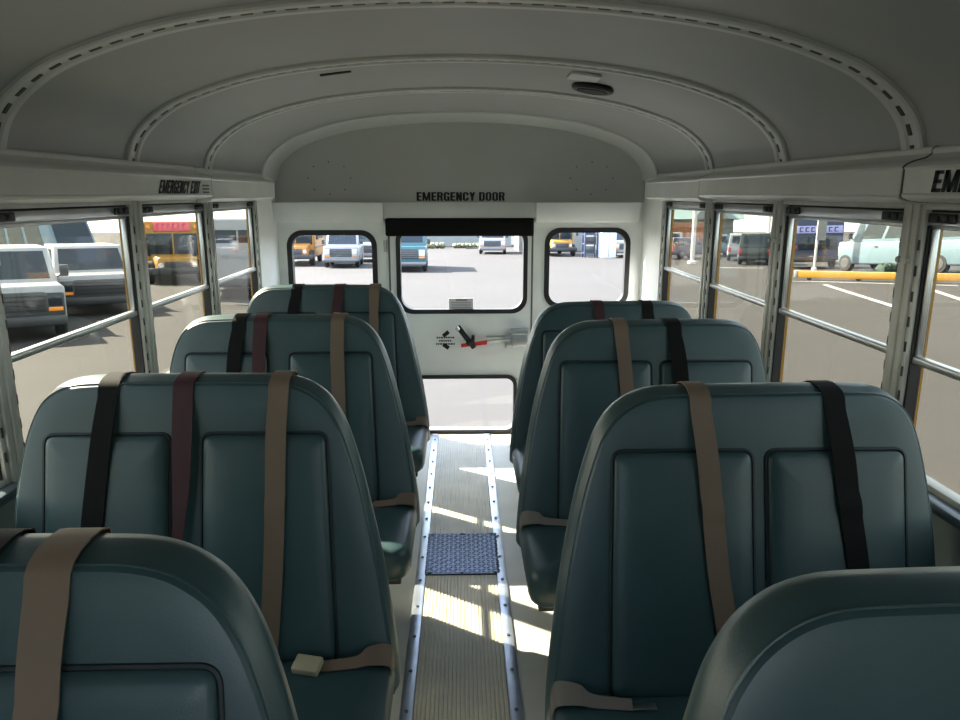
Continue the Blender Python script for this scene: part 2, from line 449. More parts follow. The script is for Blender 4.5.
# ---- side windows
def window(idx, sg, y0, y1, label):
    X = lambda d: sg*(WX-d)
    root = empty('window_%d' % idx, (sg*WX, (y0+y1)/2, .80)); struct(root, label)
    def B(name, m, fn, parent=root, **k):
        mb = MB(); fn(mb)
        mb.v = [(p[0]-sg*WX, p[1]-(y0+y1)/2, p[2]-.80) for p in mb.v]
        return mb.build(name, m, parent, **k)
    def frame(mb):
        for a, b in ((y0-.004, y0+.014), (y1-.014, y1+.004)):
            mb.box((X(.026), a, .80), (X(-.014), b, 1.460), bevel=.004)
        mb.box((X(.022), y0, .795), (X(-.014), y1, .820), bevel=.004)
        mb.box((X(.026), y0, 1.452), (X(-.014), y1, 1.468), bevel=.003)
    B('window_frame', M['alu_dull'], frame)
    def track(mb):
        for a, b in ((y0+.0135, y0+.022), (y1-.022, y1-.0135)):
            mb.box((X(.016), a, .82), (X(-.012), b, 1.415))
    B('track', M['black'], track)
    def slots(mb):
        for yy in (y0+.007, y1-.007):
            for k in range(9):
                mb.box((X(.028), yy-.003, .86+k*.062), (X(.024), yy+.003, .885+k*.062))
    B('adjustment_slots', M['slot'], slots)
    def sash(mb):
        a, b = y0+.022, y1-.022
        mb.box((X(.012), a, 1.407), (X(-.006), b, 1.418), bevel=.002)
        mb.box((X(.016), a-.006, 1.419), (X(-.006), b+.006, 1.446), bevel=.003)
        mb.box((X(.016), a, 1.081), (X(-.008), b, 1.101), bevel=.005, seg=3)
        for q, r in ((a, a+.009), (b-.009, b)): mb.box((X(.010), q, 1.10), (X(-.006), r, 1.412), bevel=.002)
    B('upper_sash', M['alu'], sash)
    B('header_gap', M['slot'], lambda mb: mb.box((X(.010), y0+.014, 1.4455), (X(-.010), y1-.014, 1.4525)))
    B('pane', M['tint'], lambda mb: mb.box((X(.001), y0+.026, 1.10), (X(-.003), y1-.026, 1.413)))
    B('pane', M['tint'], lambda mb: mb.box((X(-.006), y0+.016, .818), (X(-.010), y1-.016, 1.082)))
    for q, r in ((y0+.020, y0+.115), (y1-.115, y1-.020)):
        def latch(mb):
            mb.box((X(.022), q, 1.422), (X(.006), r, 1.444), bevel=.003)
            mb.box((X(.026), q+.02, 1.426), (X(.02), q+.04, 1.440), bevel=.002)
            mb.box((X(.026), r-.04, 1.426), (X(.02), r-.02, 1.440), bevel=.002)
        B('latch', M['black'], latch)
ORD = ['rearmost', 'second from the rear', 'third from the rear', 'fourth from the rear', 'fifth from the rear', 'front']
k = 1
for sg, sn in ((-1, 'left'), (1, 'right')):
    for i, (a, b) in enumerate(OPENS[sg]):
        window(k, sg, a, b, 'split sash window on the %s wall, %s' % (sn, ORD[i])); k += 1

# ---- raceway covers above the windows
RP = [(0, 1.592), (.024, 1.592), (.029, 1.587), (.029, 1.577), (.040, 1.567), (.066, 1.560), (.082, 1.553), (.089, 1.547), (.090, 1.544), (.087, 1.540), (.087, 1.472), (.0895, 1.468), (.086, 1.461), (.070, 1.455), (.045, 1.451), (0, 1.449)]
def raceway(idx, sg, y0, y1, grow, label, lift=0):
    mb = MB(); P = []
    for d, z in RP: P.append((sg*(WX-(d+ (grow if d > .03 else 0))), z + (grow*.8 if z > 1.5 else lift)))
    rings = [[(x, y, z) for x, z in P] for y in (y0, y1)]
    mb.loft(rings)
    mb2 = mb
    o = mb2.build('trim_%d' % idx, M['race'], sharp=30); struct(o, label); return o
rw = []
rw.append(raceway(7, -1, 3.11, 4.14, 0, 'rounded white raceway cover above the rearmost left window'))
rw.append(raceway(8, -1, FRONT, 3.105, .004, 'long rounded white raceway cover on the left wall with emergency exit lettering', .014))
rw.append(raceway(9, 1, 3.20, 4.14, 0, 'rounded white raceway cover above the rearmost right window'))
rw.append(raceway(10, 1, 1.72, 3.195, .004, 'rounded white raceway cover over the middle right windows', .014))
rw.append(raceway(11, 1, FRONT, 1.715, .002, 'rounded white raceway cover at right with emergency exit lettering', .018))
for o, sg, y, gr, lf in ((rw[1], -1, 3.105, .004, .014), (rw[3], 1, 3.195, .004, .014), (rw[4], 1, 1.715, .004, .018)):
    mb = MB(); P = [(sg*(WX-(d+(gr+.0008 if d > .03 else 0))), z+(gr*.8+.0008 if z > 1.5 else lf-.0008)) for d, z in RP]
    mb.loft([[(x, yy, z) for x, z in P] for yy in (y-.001, y+.001)], mi=0)
    mb.build('joint_gasket', M['inkgrey'], o, sharp=38)
xt = WX-.0925
lettering('lettering', 'EMERGENCY EXIT', .046, .42, lambda u, v, w: (-xt+w, 2.555+u, 1.4885+v), M['ink'], rw[1], shear=.65)
mb = MB()
for r_, zz in enumerate((1.490, 1.503, 1.516)):
    for q in range(3): mb.box((-xt-.002, 2.995+q*.027, zz), (-xt+.0008, 3.015+q*.027, zz+.006))
mb.build('small_print', M['inkgrey'], rw[1])
xr = WX-.0905
lettering('lettering', 'EMERGENCY EXIT', .046, .50, lambda u, v, w: (xr-w, 1.605-u, 1.4915+v), M['ink2'], rw[4], shear=.15)

# ---- rear wall
inner = offset_profile(PROFILE, .0)
arch = [(-1.13, -.02), (1.13, -.02)] + [(x, z) for x, z in reversed(PROFILE)]
DX0, DX1 = -.432, .428
holes = [rrect(-1.02, -.525, .82, 1.255, .075), rrect(.522, 1.0, .82, 1.268, .075), [(DX0, .001), (DX1, .001), (DX1, 1.35), (DX0, 1.35)]]
wr = sheet(arch, holes, .04, lambda u, v, w: (u, REAR+w, v)).build('wall_rear', M['paint'], sharp=30); struct(wr)
# upper arched panel, a separate greyer sheet
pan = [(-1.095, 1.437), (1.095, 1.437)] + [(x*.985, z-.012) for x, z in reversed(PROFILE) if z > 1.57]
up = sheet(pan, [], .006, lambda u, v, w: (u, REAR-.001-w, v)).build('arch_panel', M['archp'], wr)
for x in (-.77, .77):
    pc = MB(); pts = rrect(x-.14, x+.14, 1.47, 1.68, .10)
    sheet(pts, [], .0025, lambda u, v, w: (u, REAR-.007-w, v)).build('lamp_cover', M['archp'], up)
    for k in range(8):
        a = 2*PI*k/8
        pc.cyl((x+.125*math.cos(a), REAR-.010, 1.575+.092*math.sin(a)), (0, 1, 0), .004, .002, 8)
    pc.build('rivet', M['slot'], up)
lettering('lettering', 'EMERGENCY DOOR', .050, .520, lambda u, v, w: (-.262+u, REAR-.0082-w, 1.445+v), M['ink'], wr)
# header trough either side of the door head
for a, b in ((-1.09, -.455), (.440, 1.052)):
    mb = MB(); mb.hexa([(a, 4.335, 1.322), (b, 4.335, 1.322), (b, REAR, 1.322), (a, REAR, 1.322), (a, 4.30, 1.437), (b, 4.30, 1.437), (b, REAR, 1.437), (a, REAR, 1.437)], bevel=.005)
    mb.build('header_trough', M['paint'], wr)
mb = MB(); mb.hexa([(-.455, 4.345, 1.345), (.440, 4.345, 1.345), (.440, REAR, 1.345), (-.455, REAR, 1.345), (-.455, 4.375, 1.437), (.440, 4.375, 1.437), (.440, REAR, 1.437), (-.455, REAR, 1.437)], bevel=.004)
mb.build('door_header', M['paint'], wr)
# rear side windows: gasket + pane
k = 13
for (x0, x1, z1, nm) in ((-1.04, -.505, 1.275, 'left'), (.502, 1.020, 1.288, 'right')):
    root = empty('window_%d' % k, ((x0+x1)/2, REAR, .80)); struct(root, 'small rounded rear window %s of the emergency door' % nm); k += 1
    c = ((x0+x1)/2, REAR, .80)
    mp = lambda u, v, w: (u-c[0], -.012+w, v-c[2])
    sheet(rrect(x0, x1, .80, z1, .095, 8), [rrect(x0+.030, x1-.030, .83, z1-.030, .07, 8)], .05, mp).build('gasket', M['black'], root)
    sheet(rrect(x0+.02, x1-.02, .82, z1-.02, .075, 8), [], .004, lambda u, v, w: (u-c[0], .018+w, v-c[2])).build('pane', M['clear'], root)
    sheet(rrect(x0-.012, x1+.012, .788, z1+.012, .105, 8), [rrect(x0-.001, x1+.001, .799, z1+.001, .095, 8)], .006, lambda u, v, w: (u-c[0], -.007+w, v-c[2])).build('window_bead', M['paint'], root)

# ---- emergency door
door = empty('door_1', (0, REAR, 0)); struct(door, 'white rear emergency door with two windows')
dmp = lambda u, v, w: (u, -.012+w, v)
sheet([(DX0+.006, .004), (DX1-.006, .004), (DX1-.006, 1.345), (DX0+.006, 1.345)], [rrect(-.37, .378, .795, 1.285, .075), rrect(-.318, .325, .028, .362, .05)], .05, dmp).build('door_panel', M['paint'], door)
def gk(x0, x1, z0, z1, r, t):
    sheet(rrect(x0, x1, z0, z1, r, 8), [rrect(x0+t, x1-t, z0+t, z1-t, r-t*.6, 8)], .06, lambda u, v, w: (u, -.024+w, v)).build('gasket', M['black'], door)
    return sheet(rrect(x0+.02, x1-.02, z0+.02, z1-.02, r, 8), [], .004, lambda u, v, w: (u, .012+w, v)).build('pane', M['clear'], door)
pane_up = gk(-.391, .399, .772, 1.305, .095, .026)
gk(-.336, .343, .004, .384, .06, .022)
mb = MB(); mb.box((-.077, .006, .787), (.069, .0115, .862)); dec = mb.build('notice_decal', M['decal'], pane_up)
mb = MB(); mb.box((-.035, .0045, .848), (.035, .0065, .856))
for q in range(5): mb.box((-.065, .0045, .795+q*.010), (.057, .0055, .798+q*.010))
mb.build('notice_print', M['inkgrey'], door)
for x in (DX0+.0, DX1-.0):
    mb = MB(); mb.box((x-.005, -.014, .004), (x+.005, 0, 1.345)); mb.build('door_seal', M['inkgrey'], door)
for z in (.25, .72, 1.18):
    mb = MB(); mb.cyl((DX0-.022, -.006, z), (0, 0, 1), .010, .07, 12, bevel=.002); mb.build('hinge', M['alu_dull'], door)
# release handle and rod
h = empty('door_handle', (.10, -.012, .590)); h.parent = door
def hb(fn, name, m):
    mb = MB(); fn(mb); return mb.build(name, m, h)
def lever(mb):
    a = math.atan2(.690-.565, -.022-.072)
    mx = Matrix.Translation((-.075, -.055, .045)) @ Matrix.Rotation(-a, 4, 'Y')
    mb.box((-.085, -.010, -.016), (.085, .010, .016), bevel=.007, mx=mx)
    mb.box((-.05, -.018, -.022), (-.025, .012, .022), bevel=.004, mx=mx)
    mb.cyl((-.045, -.026, .008), (0, 1, 0), .018, .05, 14, bevel=.003)
    mb.box((-.04, -.05, .0), (-.022, .0, .05), bevel=.004)
hb(lever, 'lever', M['black'])
hb(lambda mb: mb.cyl((-.125, -.060, .100), (-.6, 0, .8), .014, .028, 14, bevel=.004), 'lever_tip', M['chrome'])
hb(lambda mb: mb.hexa([(-.105, -.045, -.022), (.055, -.045, -.004), (.055, -.030, -.004), (-.105, -.030, -.022), (-.105, -.045, .0), (.055, -.045, .022), (.055, -.030, .022), (-.105, -.030, .0)], bevel=.003), 'red_grip', M['red'])
hb(lambda mb: (mb.tube([(.05, -.03, .012), (.13, -.03, .022), (.20, -.025, .026)], .010, 10), mb.box((.05, -.02, .034), (.22, -.008, .046), bevel=.003)), 'pull_rod', M['alu_dull'])
hb(lambda mb: (mb.box((.205, -.06, -.015), (.30, 0, .085), bevel=.006), mb.box((.165, -.03, -.03), (.215, 0, .045), bevel=.004), mb.box((.20, -.066, .06), (.305, -.0, .09), bevel=.004)), 'latch_box', M['alu'])
# arrow decal
mb = MB()
for s_, zz in ((1, .645), (-1, .567)):
    c = Vector((-.098, -.0135, zz)); d = Vector((.017, 0, .014*s_)); n_ = Vector((-.007*s_, 0, .0095))
    q = [c-d-n_, c+d-n_, c+d+n_, c-d+n_] if s_ > 0 else [c-Vector((.017,0,-.012))-Vector((.007,0,.010)), c+Vector((.017,0,-.012))-Vector((.007,0,.010)), c+Vector((.017,0,-.012))+Vector((.007,0,.010)), c-Vector((.017,0,-.012))+Vector((.007,0,.010))]
    mb.hexa([*q, *[p+Vector((0, .001, 0)) for p in q]])
for q, (a, b) in enumerate(((-.155, -.045), (-.140, -.065), (-.160, -.040))):
    x = a
    while x < b:
        w_ = random.uniform(.008, .014); mb.box((x, -.0135, .617-q*.020), (min(x+w_, b), -.0125, .627-q*.020)); x += w_+.004
mb.build('arrow_decal', M['ink'], door)
# black head pad across the door head
mb = MB(); mb.box((-.445, 4.318, 1.242), (.428, 4.386, 1.347), bevel=.012, seg=3)
hp = mb.build('head_pad', M['blackpad']); tag(hp, 'long black padded bar across the top of the rear emergency door', 'head pad')
for x in (-.40, .38):
    mb = MB(); mb.box((x-.02, 4.38, 1.275), (x+.02, 4.389, 1.315)); mb.build('bracket', M['steel'], hp)

# ---- front bulkhead behind the viewer
fw = sheet([(-1.13, -.02), (1.13, -.02)] + [(x, z) for x, z in reversed(PROFILE)], [rrect(-.80, .80, 1.08, 1.42, .10)], .04, lambda u, v, w: (u, FRONT-w, v)).build('wall_front', M['paint']); struct(fw)

# ------------------------------------------------------------------ bench seats
OUTL = {'left': [(.160, .37), (.165, .46), (.187, .60), (.203, .68), (.238, .826), (.268, .925), (.298, .990), (.338, 1.034), (.40, 1.060), (.5, 1.065), (.7, 1.066), (.83, 1.065), (.905, 1.057), (.955, 1.027), (.985, .97), (1.002, .90), (1.015, .81), (1.022, .68), (1.028, .46), (1.028, .37)],
        'right': [(.185, .37), (.19, .46), (.213, .64), (.246, .813), (.278, .925), (.305, .99), (.345, 1.035), (.405, 1.062), (.5, 1.068), (.7, 1.070), (.85, 1.070), (.915, 1.062), (.955, 1.035), (.98, .985), (.998, .90), (1.012, .78), (1.02, .62), (1.022, .46), (1.022, .37)]}
PAN = {'left': [(.289, .313, .592), (.667, .667, .946)], 'right': [(.309, .321, .617), (.650, .650, .946)]}   # bottom-aisle, top-aisle, wall edge
S = .25; Z0 = .46; PTOP = .953
TH = .095

def seat_meshes(sd):
    sx = -1 if sd == 'left' else 1
    ol = catmull(OUTL[sd], 5)
    cx = .60
    L = lambda t, y, z: (sx*(t-cx), y + S*(z-Z0), z)      # local x measured from the seat centre
    # offset outline inwards/outwards
    def off(d):
        out = []; n = len(ol)
        for i in range(n):
            a = ol[max(i-1, 0)]; b = ol[min(i+1, n-1)]
            tx, tz = b[0]-a[0], b[1]-a[1]; l = math.hypot(tx, tz) or 1
            out.append((ol[i][0] - tz/l*d, ol[i][1] + tx/l*d))    # d > 0: outwards
        return out
    D = {}
    mb = MB()
    prof = [(-.055, -.003), (-.022, -.003), (-.006, 0.0), (0.0, .007), (.0015, .014), (.007, .030), (.010, .048), (.007, .068), (-.002, .083), (-.016, .093), (-.05, .097)]
    rings = [[L(t, y, z) for t, z in off(d)] for d, y in prof]
    mb.loft(rings, closed_ring=True, cap=True)
    D['backrest'] = mb
    # piping along the front edge
    pp = MB(); pp.tube([L(t, .0065, z) for t, z in off(-.0005)], .0020, 6); D['piping'] = pp
    pads = []
    for (ab, at_, w) in PAN[sd]:
        zb = .452
        base = [Vector((ab, zb)), Vector((at_, PTOP)), Vector((w, PTOP)), Vector((w, zb))]
        cen = sum(base, Vector((0, 0)))/4
        def ins(d):
            # parallel inset of the four-sided outline, then rounded corners
            ln = []
            for i in range(4):
                p, q = base[i], base[(i+1) % 4]; t = (q-p).normalized(); nr = Vector((t.y, -t.x))
                if nr.dot(cen-p) < 0: nr = -nr
                ln.append((p+nr*d, t))
            c = []
            for i in range(4):
                (p, t), (q, u) = ln[i-1], ln[i]
                den = t.x*u.y-t.y*u.x; k_ = ((q.x-p.x)*u.y-(q.y-p.y)*u.x)/den; c.append(p+t*k_)
            out = []; r = max(.022-d*.6, .006)
            for i in range(4):
                p0, p1, p2 = c[i-1], c[i], c[(i+1) % 4]
                u = (p0-p1).normalized(); v = (p2-p1).normalized()
                for q in range(6):
                    k_ = q/5; A_ = p1+u*r; B_ = p1+v*r
                    out.append((1-k_)**2*A_ + 2*k_*(1-k_)*p1 + k_*k_*B_)
            return out
        pb = MB(); rr = []
        for d, y in ((.0, .004), (.001, -.004), (.005, -.0095), (.013, -.013), (.035, -.0155), (.07, -.017)):
            rr.append([L(p.x, y-.002, p.y) for p in ins(d)])
        pb.loft(rr); 
        sb = MB(); sb.tube([L(p.x, -.0035, p.y) for p in ins(-.0025)], .0042, 6, closed=True)  # dark tube round the panel, painted shade of the crease
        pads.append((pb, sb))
    D['pads'] = pads
    # seat cushion
    cb = MB()
    t0, t1 = OUTL[sd][1][0]-.004, 1.03
    y0, y1, zt, zb = -.345, .055, .452, .345
    rc = .055
    def pin(d):
        out = []
        for ccx, ccy, a0, r0 in ((t1, y0, 270, rc), (t1, y1, 0, .02), (t0, y1, 90, .02), (t0, y0, 180, rc)):
            r = max(r0-d, .004)
            ux = t1-d-r if ccx == t1 else t0+d+r; uy = y1-d-r if ccy == y1 else y0+d+r
            for q in range(6):
                a = R(a0+90*q/5); out.append(Vector((ux+r*math.cos(a), uy+r*math.sin(a))))
        return out
    rr = []
    for d, z in ((.06, zb-.002), (.02, zb), (.006, zb+.012), (.0, zb+.03), (-.003, zb+.06), (.002, zt-.025), (.010, zt-.010), (.024, zt-.002), (.06, zt+.004), (.12, zt+.008)):
        rr.append([(sx*(p.x-cx), p.y, z - .02*max(0, -(p.y+.20))*2) for p in pin(d)])
    cb.loft(rr); D['cushion'] = cb
    fr = MB()
    fr.box((sx*(t0+.03-cx), y0+.04, zb-.030), (sx*(t1-.02-cx), y0+.075, zb-.002), bevel=.004)
    fr.box((sx*(t0+.03-cx), .0, zb-.030), (sx*(t1-.02-cx), .035, zb-.002), bevel=.004)
    D['frame'] = fr
    kp = MB(); kp.hexa([(sx*(t0+.07-cx), .075, .10), (sx*(t1-.012-cx), .075, .10), (sx*(t1-.012-cx), .088, .10), (sx*(t0+.07-cx), .088, .10), (sx*(t0+.07-cx), .075, .47), (sx*(t1-.012-cx), .075, .47), (sx*(t1-.012-cx), .092, .47), (sx*(t0+.07-cx), .092, .47)], bevel=.004); D['sun_block'] = kp  # unseen skirt added under the backrest to keep sun off the floor
    lg = []
    for yy in (y0+.06, .02):
        l = MB(); l.tube([(sx*(t0+.30-cx), yy, 0.004), (sx*(t0+.30-cx), yy, zb-.02)], .015, 10)
        l.box((sx*(t0+.265-cx), yy-.03, 0.0), (sx*(t0+.335-cx), yy+.03, .006), bevel=.002)
        lg.append(l)
    D['legs'] = lg
    return D, L

def belt_mesh(L, x_pts, ztop, back=.14, w=.046, twist=0.0, kink=None):
    """x_pts: list of (t, z, width scale) from the top of the front face downwards"""
    mb = MB(); path = []
    t0 = x_pts[0][0]
    for z in (ztop-back, ztop-back*.5, ztop-.03): path.append((t0, TH+.012, z, w))
    path += [(t0, TH-.004, ztop+.002, w), (t0, .07, ztop+.0095, w), (t0, .045, ztop+.0118, w), (t0, .02, ztop+.0085, w), (t0, .004, ztop+.003, w), (t0, -.005, ztop-.008, w)]
    ctrl = [(t, -.008 if z > PTOP+.01 else -.024, z, w*s_) for t, z, s_ in x_pts[1:]]
    fine = catmull([(t0, -.007, ztop-.03, w)] + ctrl, 6)
    path += fine
    rings = []
    for t, y, z, ww in path:
        if kink and abs(z-kink) < .012: y -= .006
        a, b = (t-ww/2), (t+ww/2)
        if twist: pass
        rings.append([Vector(L(a, y, z)), Vector(L(b, y, z))])
    # thicken along the local normal
    R4 = []
    for i, (p, q) in enumerate(rings):
        j0, j1 = max(i-1, 0), min(i+1, len(rings)-1)
        tan = ((rings[j1][0]+rings[j1][1])-(rings[j0][0]+rings[j0][1])).normalized(); sdv = (q-p).normalized()
        nr = tan.cross(sdv).normalized()*.0011
        R4.append([p-nr, q-nr, q+nr, p+nr])
    mb.loft(R4)
    return mb

def lap_belt(L, t0, t1, sx, m, root, label, tongue=False, buckle=True):
    mb = MB(); sec = []
    pts = [(t0-.006, -.004, .425, .02), (t0+.004, -.012, .462, .026), (t0+.05, -.030, .474, .022), ((t0+t1)/2, -.040, .468, .014), (t1, -.050, .466, .012)]
    cx = .60
    for t, y, z, hw in catmull(pts, 5):
        sec.append([Vector((sx*(t-cx), y-hw*.8, z-hw*.35)), Vector((sx*(t-cx), y+hw*.8, z+hw*.75))])
    rr = []
    for i, (p, q) in enumerate(sec):
        n = Vector((0, -.5, .8)).normalized()*.0012
        rr.append([p-n, q-n, q+n, p+n])
    mb.loft(rr)
    b = mb.build('lap_belt', m, root); b['label'] = label
    if buckle:
        k_ = MB(); mx = Matrix.Translation((sx*(t1+.030-cx), -.052, .474)) @ Matrix.Rotation(R(14)*sx, 4, 'Z') @ Matrix.Rotation(R(18), 4, 'X')
        k_.box((-.031, -.021, -.010), (.031, .021, .010), bevel=.005, mx=mx); kb = k_.build('buckle', M['buckle'], b)
    if tongue:
        k_ = MB(); k_.box((sx*(t1-cx), -.062, .462), (sx*(t1+.05-cx), -.040, .467), bevel=.002); k_.build('tongue', M['chrome'], b)
    return b

LEFT_D = seat_meshes('left'); RIGHT_D = seat_meshes('right')
def first_seat(sd):
    D, L = LEFT_D if sd == 'left' else RIGHT_D
    root = empty('bench_seat'); root['category'] = 'bench seat'; root['group'] = 'teal vinyl bus bench seats'
    b = D['backrest'].build('backrest', M['vinyl'], root, sharp=28)
    D['piping'].build('piping', M['vinyl'], b)
    for pb, sb in D['pads']:
        p = pb.build('back_panel', M['vinyl'], root, sharp=50)
        sb.build('seam_shade', M['seam_shade'], p)
    D['cushion'].build('seat_cushion', M['vinyl'], root, sharp=50)
    D['frame'].build('seat_frame', M['steel'], root)
    D['sun_block'].build('added_sun_block', M['vinyl'], root)
    for l in D['legs']: l.build('leg', M['steel'], root)
    return root
protos = {'left': first_seat('left'), 'right': first_seat('right')}; used = set()
def copy_tree(o, parent=None):
    c = o.copy(); COL.objects.link(c)
    if parent: c.parent = parent
    for ch in list(o.children): copy_tree(ch, c)
    return c
SEATS = [
 ('left', .62, 1.006, 'teal bench seat at front left with one brown belt over its top corner'),
 ('left', 1.47, 1, 'teal bench seat left of the aisle, second from front, beige buckle on its cushion'),
 ('left', 2.33, 1, 'teal bench seat left of the aisle, third from front, two dark belts side by side'),
 ('left', 3.20, .998, 'teal bench seat left of the aisle, last before the rear wall'),
 ('right', .50, 1.008, 'teal bench seat at front right corner with no belt over its top'),
 ('right', 1.33, 1, 'teal bench seat right of the aisle, second from front, tan and black belts hanging'),
 ('right', 2.17, 1, 'teal bench seat right of the aisle, third from front, beside the diamond plate hatch'),
 ('right', 2.96, .950, 'teal bench seat right of the aisle, last before the rear wall'),
]
jobs = []
for sd, y, sc, lab in SEATS:
    root = protos[sd] if sd not in used else copy_tree(protos[sd]); used.add(sd)
    dx = {.62: .03, .50: -.028, 2.96: .03}.get(y, 0)
    root.location = ((-.60 if sd == 'left' else .60)+dx, y, 0); root.scale = (1, 1, sc); root['label'] = lab
    jobs.append((sd, root))
BELTS = {
 0: [('tan', [(.505, 1.06, .94), (.505, .95, .94), (.505, .80, .94), (.508, .50, .94)], 'tan', .90), ('black', [(.60, 1.06, 1), (.61, .9, 1), (.62, .5, 1)], 'black', None)],
 1: [('black', [(.805, 1.06, 1), (.812, .95, 1), (.830, .78, 1.05), (.842, .62, 1), (.845, .47, .9)], 'black', None),
     ('maroon', [(.636, 1.06, 1), (.632, .95, .98), (.634, .85, .85), (.640, .74, .55), (.642, .6, .45), (.642, .47, .45)], 'maroon', None),
     ('tan', [(.420, 1.06, 1), (.422, .95, 1), (.424, .80, .98), (.430, .62, .95), (.440, .47, .9)], 'tan', .80)],
 2: [('black', [(.765, 1.06, 1), (.775, .95, 1), (.785, .75, 1), (.79, .47, 1)], 'black', None),
     ('maroon', [(.692, 1.06, 1), (.692, .95, .95), (.692, .75, .9), (.69, .47, .9)], 'maroon', None),
     ('tan', [(.428, 1.06, 1), (.426, .95, 1), (.420, .75, 1), (.415, .47, 1)], 'tan', None)],
 3: [('black', [(.760, 1.06, 1), (.775, .95, 1), (.785, .75, 1), (.79, .47, 1)], 'black', None),
     ('maroon', [(.566, 1.06, .9), (.575, .95, 1), (.58, .75, 1), (.58, .47, 1)], 'maroon', None),
     ('tan', [(.403, 1.06, .9), (.403, .95, .9), (.40, .75, .9), (.40, .47, .9)], 'tan', None)],
 5: [('tan', [(.508, 1.064, 1), (.516, .95, 1), (.527, .82, 1), (.538, .70, 1), (.556, .58, 1), (.57, .47, 1)], 'tan', .84),
     ('black', [(.797, 1.064, 1), (.806, .95, 1.05), (.815, .86, 1.05), (.832, .74, 1), (.845, .6, 1), (.85, .47, 1)], 'black', .85)],
 6: [('tan', [(.520, 1.064, .95), (.527, .95, .95), (.54, .75, .95), (.55, .47, .95)], 'tan', None),
     ('black', [(.695, 1.064, 1.05), (.705, .95, 1.1), (.72, .75, 1.05), (.73, .47, 1)], 'black', None)],
 7: [('maroon', [(.565, 1.064, 1), (.57, .9, 1), (.57, .47, 1)], 'maroon', None),
     ('black', [(.78, 1.064, 1.1), (.79, .9, 1.1), (.80, .47, 1)], 'black', None)],
}
for i, bl in BELTS.items():
    sd, root = jobs[i]; L = (LEFT_D if sd == 'left' else RIGHT_D)[1]
    for nm, pts, cl, kink in bl:
        w = .046
        if i in (0,): w = .052
        b = belt_mesh(L, pts, pts[0][1]+.006, kink=kink, w=w).build('seat_belt', M['belt_'+cl], root, sharp=60)
        b['label'] = cl + ' webbing seat belt draped over the backrest'
lap = {1: (.165, .315, 'belt_tan', True, False), 2: (.165, .30, 'belt_tan', False, False), 3: (.16, .26, 'belt_tan', False, False),
       5: (.19, .345, 'belt_grey', False, True), 6: (.19, .34, 'belt_grey', False, False)}
for i, (t0, t1, m_, bk, tg) in lap.items():
    sd, root = jobs[i]; sx = -1 if sd == 'left' else 1
    lap_belt((LEFT_D if sd == 'left' else RIGHT_D)[1], t0, t1, sx, M[m_], root, 'short lap belt lying at the aisle end of the cushion', tongue=tg, buckle=bk)

# ------------------------------------------------------------------ outside: ground
def G(x, y):
    w = min(1, max(0, (44-y)/18)); return -.9 - .044*y + .03*max(0, x)*w
mb = MB(); xs = [-300, -150, -90, -60, -40, -30, -20, -15, -10, -5, -2.5, 0, 2.5, 5, 7.5, 10, 12.5, 15, 17.5, 20, 22.5, 25, 30, 40, 60, 90, 150, 300]
yy = [-30, -15, -5, 0, 5, 10, 15, 20, 24, 26, 29, 32, 35, 38, 41, 44, 47, 52, 60, 75, 100, 140, 300]
n = len(xs)
mb.add([(x, y, G(x, y)) for y in yy for x in xs], [(j*n+i, j*n+i+1, (j+1)*n+i+1, (j+1)*n+i) for j in range(len(yy)-1) for i in range(n-1)])
o = mb.build('parking_lot', M['asphalt'], sharp=180); struct(o)

def gnormal(x, y):
    e = .5
    return Vector((-(G(x+e, y)-G(x-e, y))/(2*e), -(G(x, y+e)-G(x, y-e))/(2*e), 1)).normalized()
def stand(name, label, cat, x, y, yaw, group=None, level=False):
    o = empty(name, (x, y, G(x, y)))
    q = Vector((0, 0, 1)).rotation_difference(gnormal(x, y)) if not level else Quaternion()
    o.rotation_euler = (q.to_matrix().to_4x4() @ Matrix.Rotation(yaw, 4, 'Z')).to_euler()
    return tag(o, label, cat, group)
def lerp4(q, u, v):   # bilinear on quad bl, br, tr, tl
    a = q[0].lerp(q[1], u); b = q[3].lerp(q[2], u); return a.lerp(b, v)
def sub(q, u0, u1, v0, v1, n, d=.012):
    return [lerp4(q, u, v) for u, v in ((u0, v0), (u1, v0), (u1, v1), (u0, v1))]

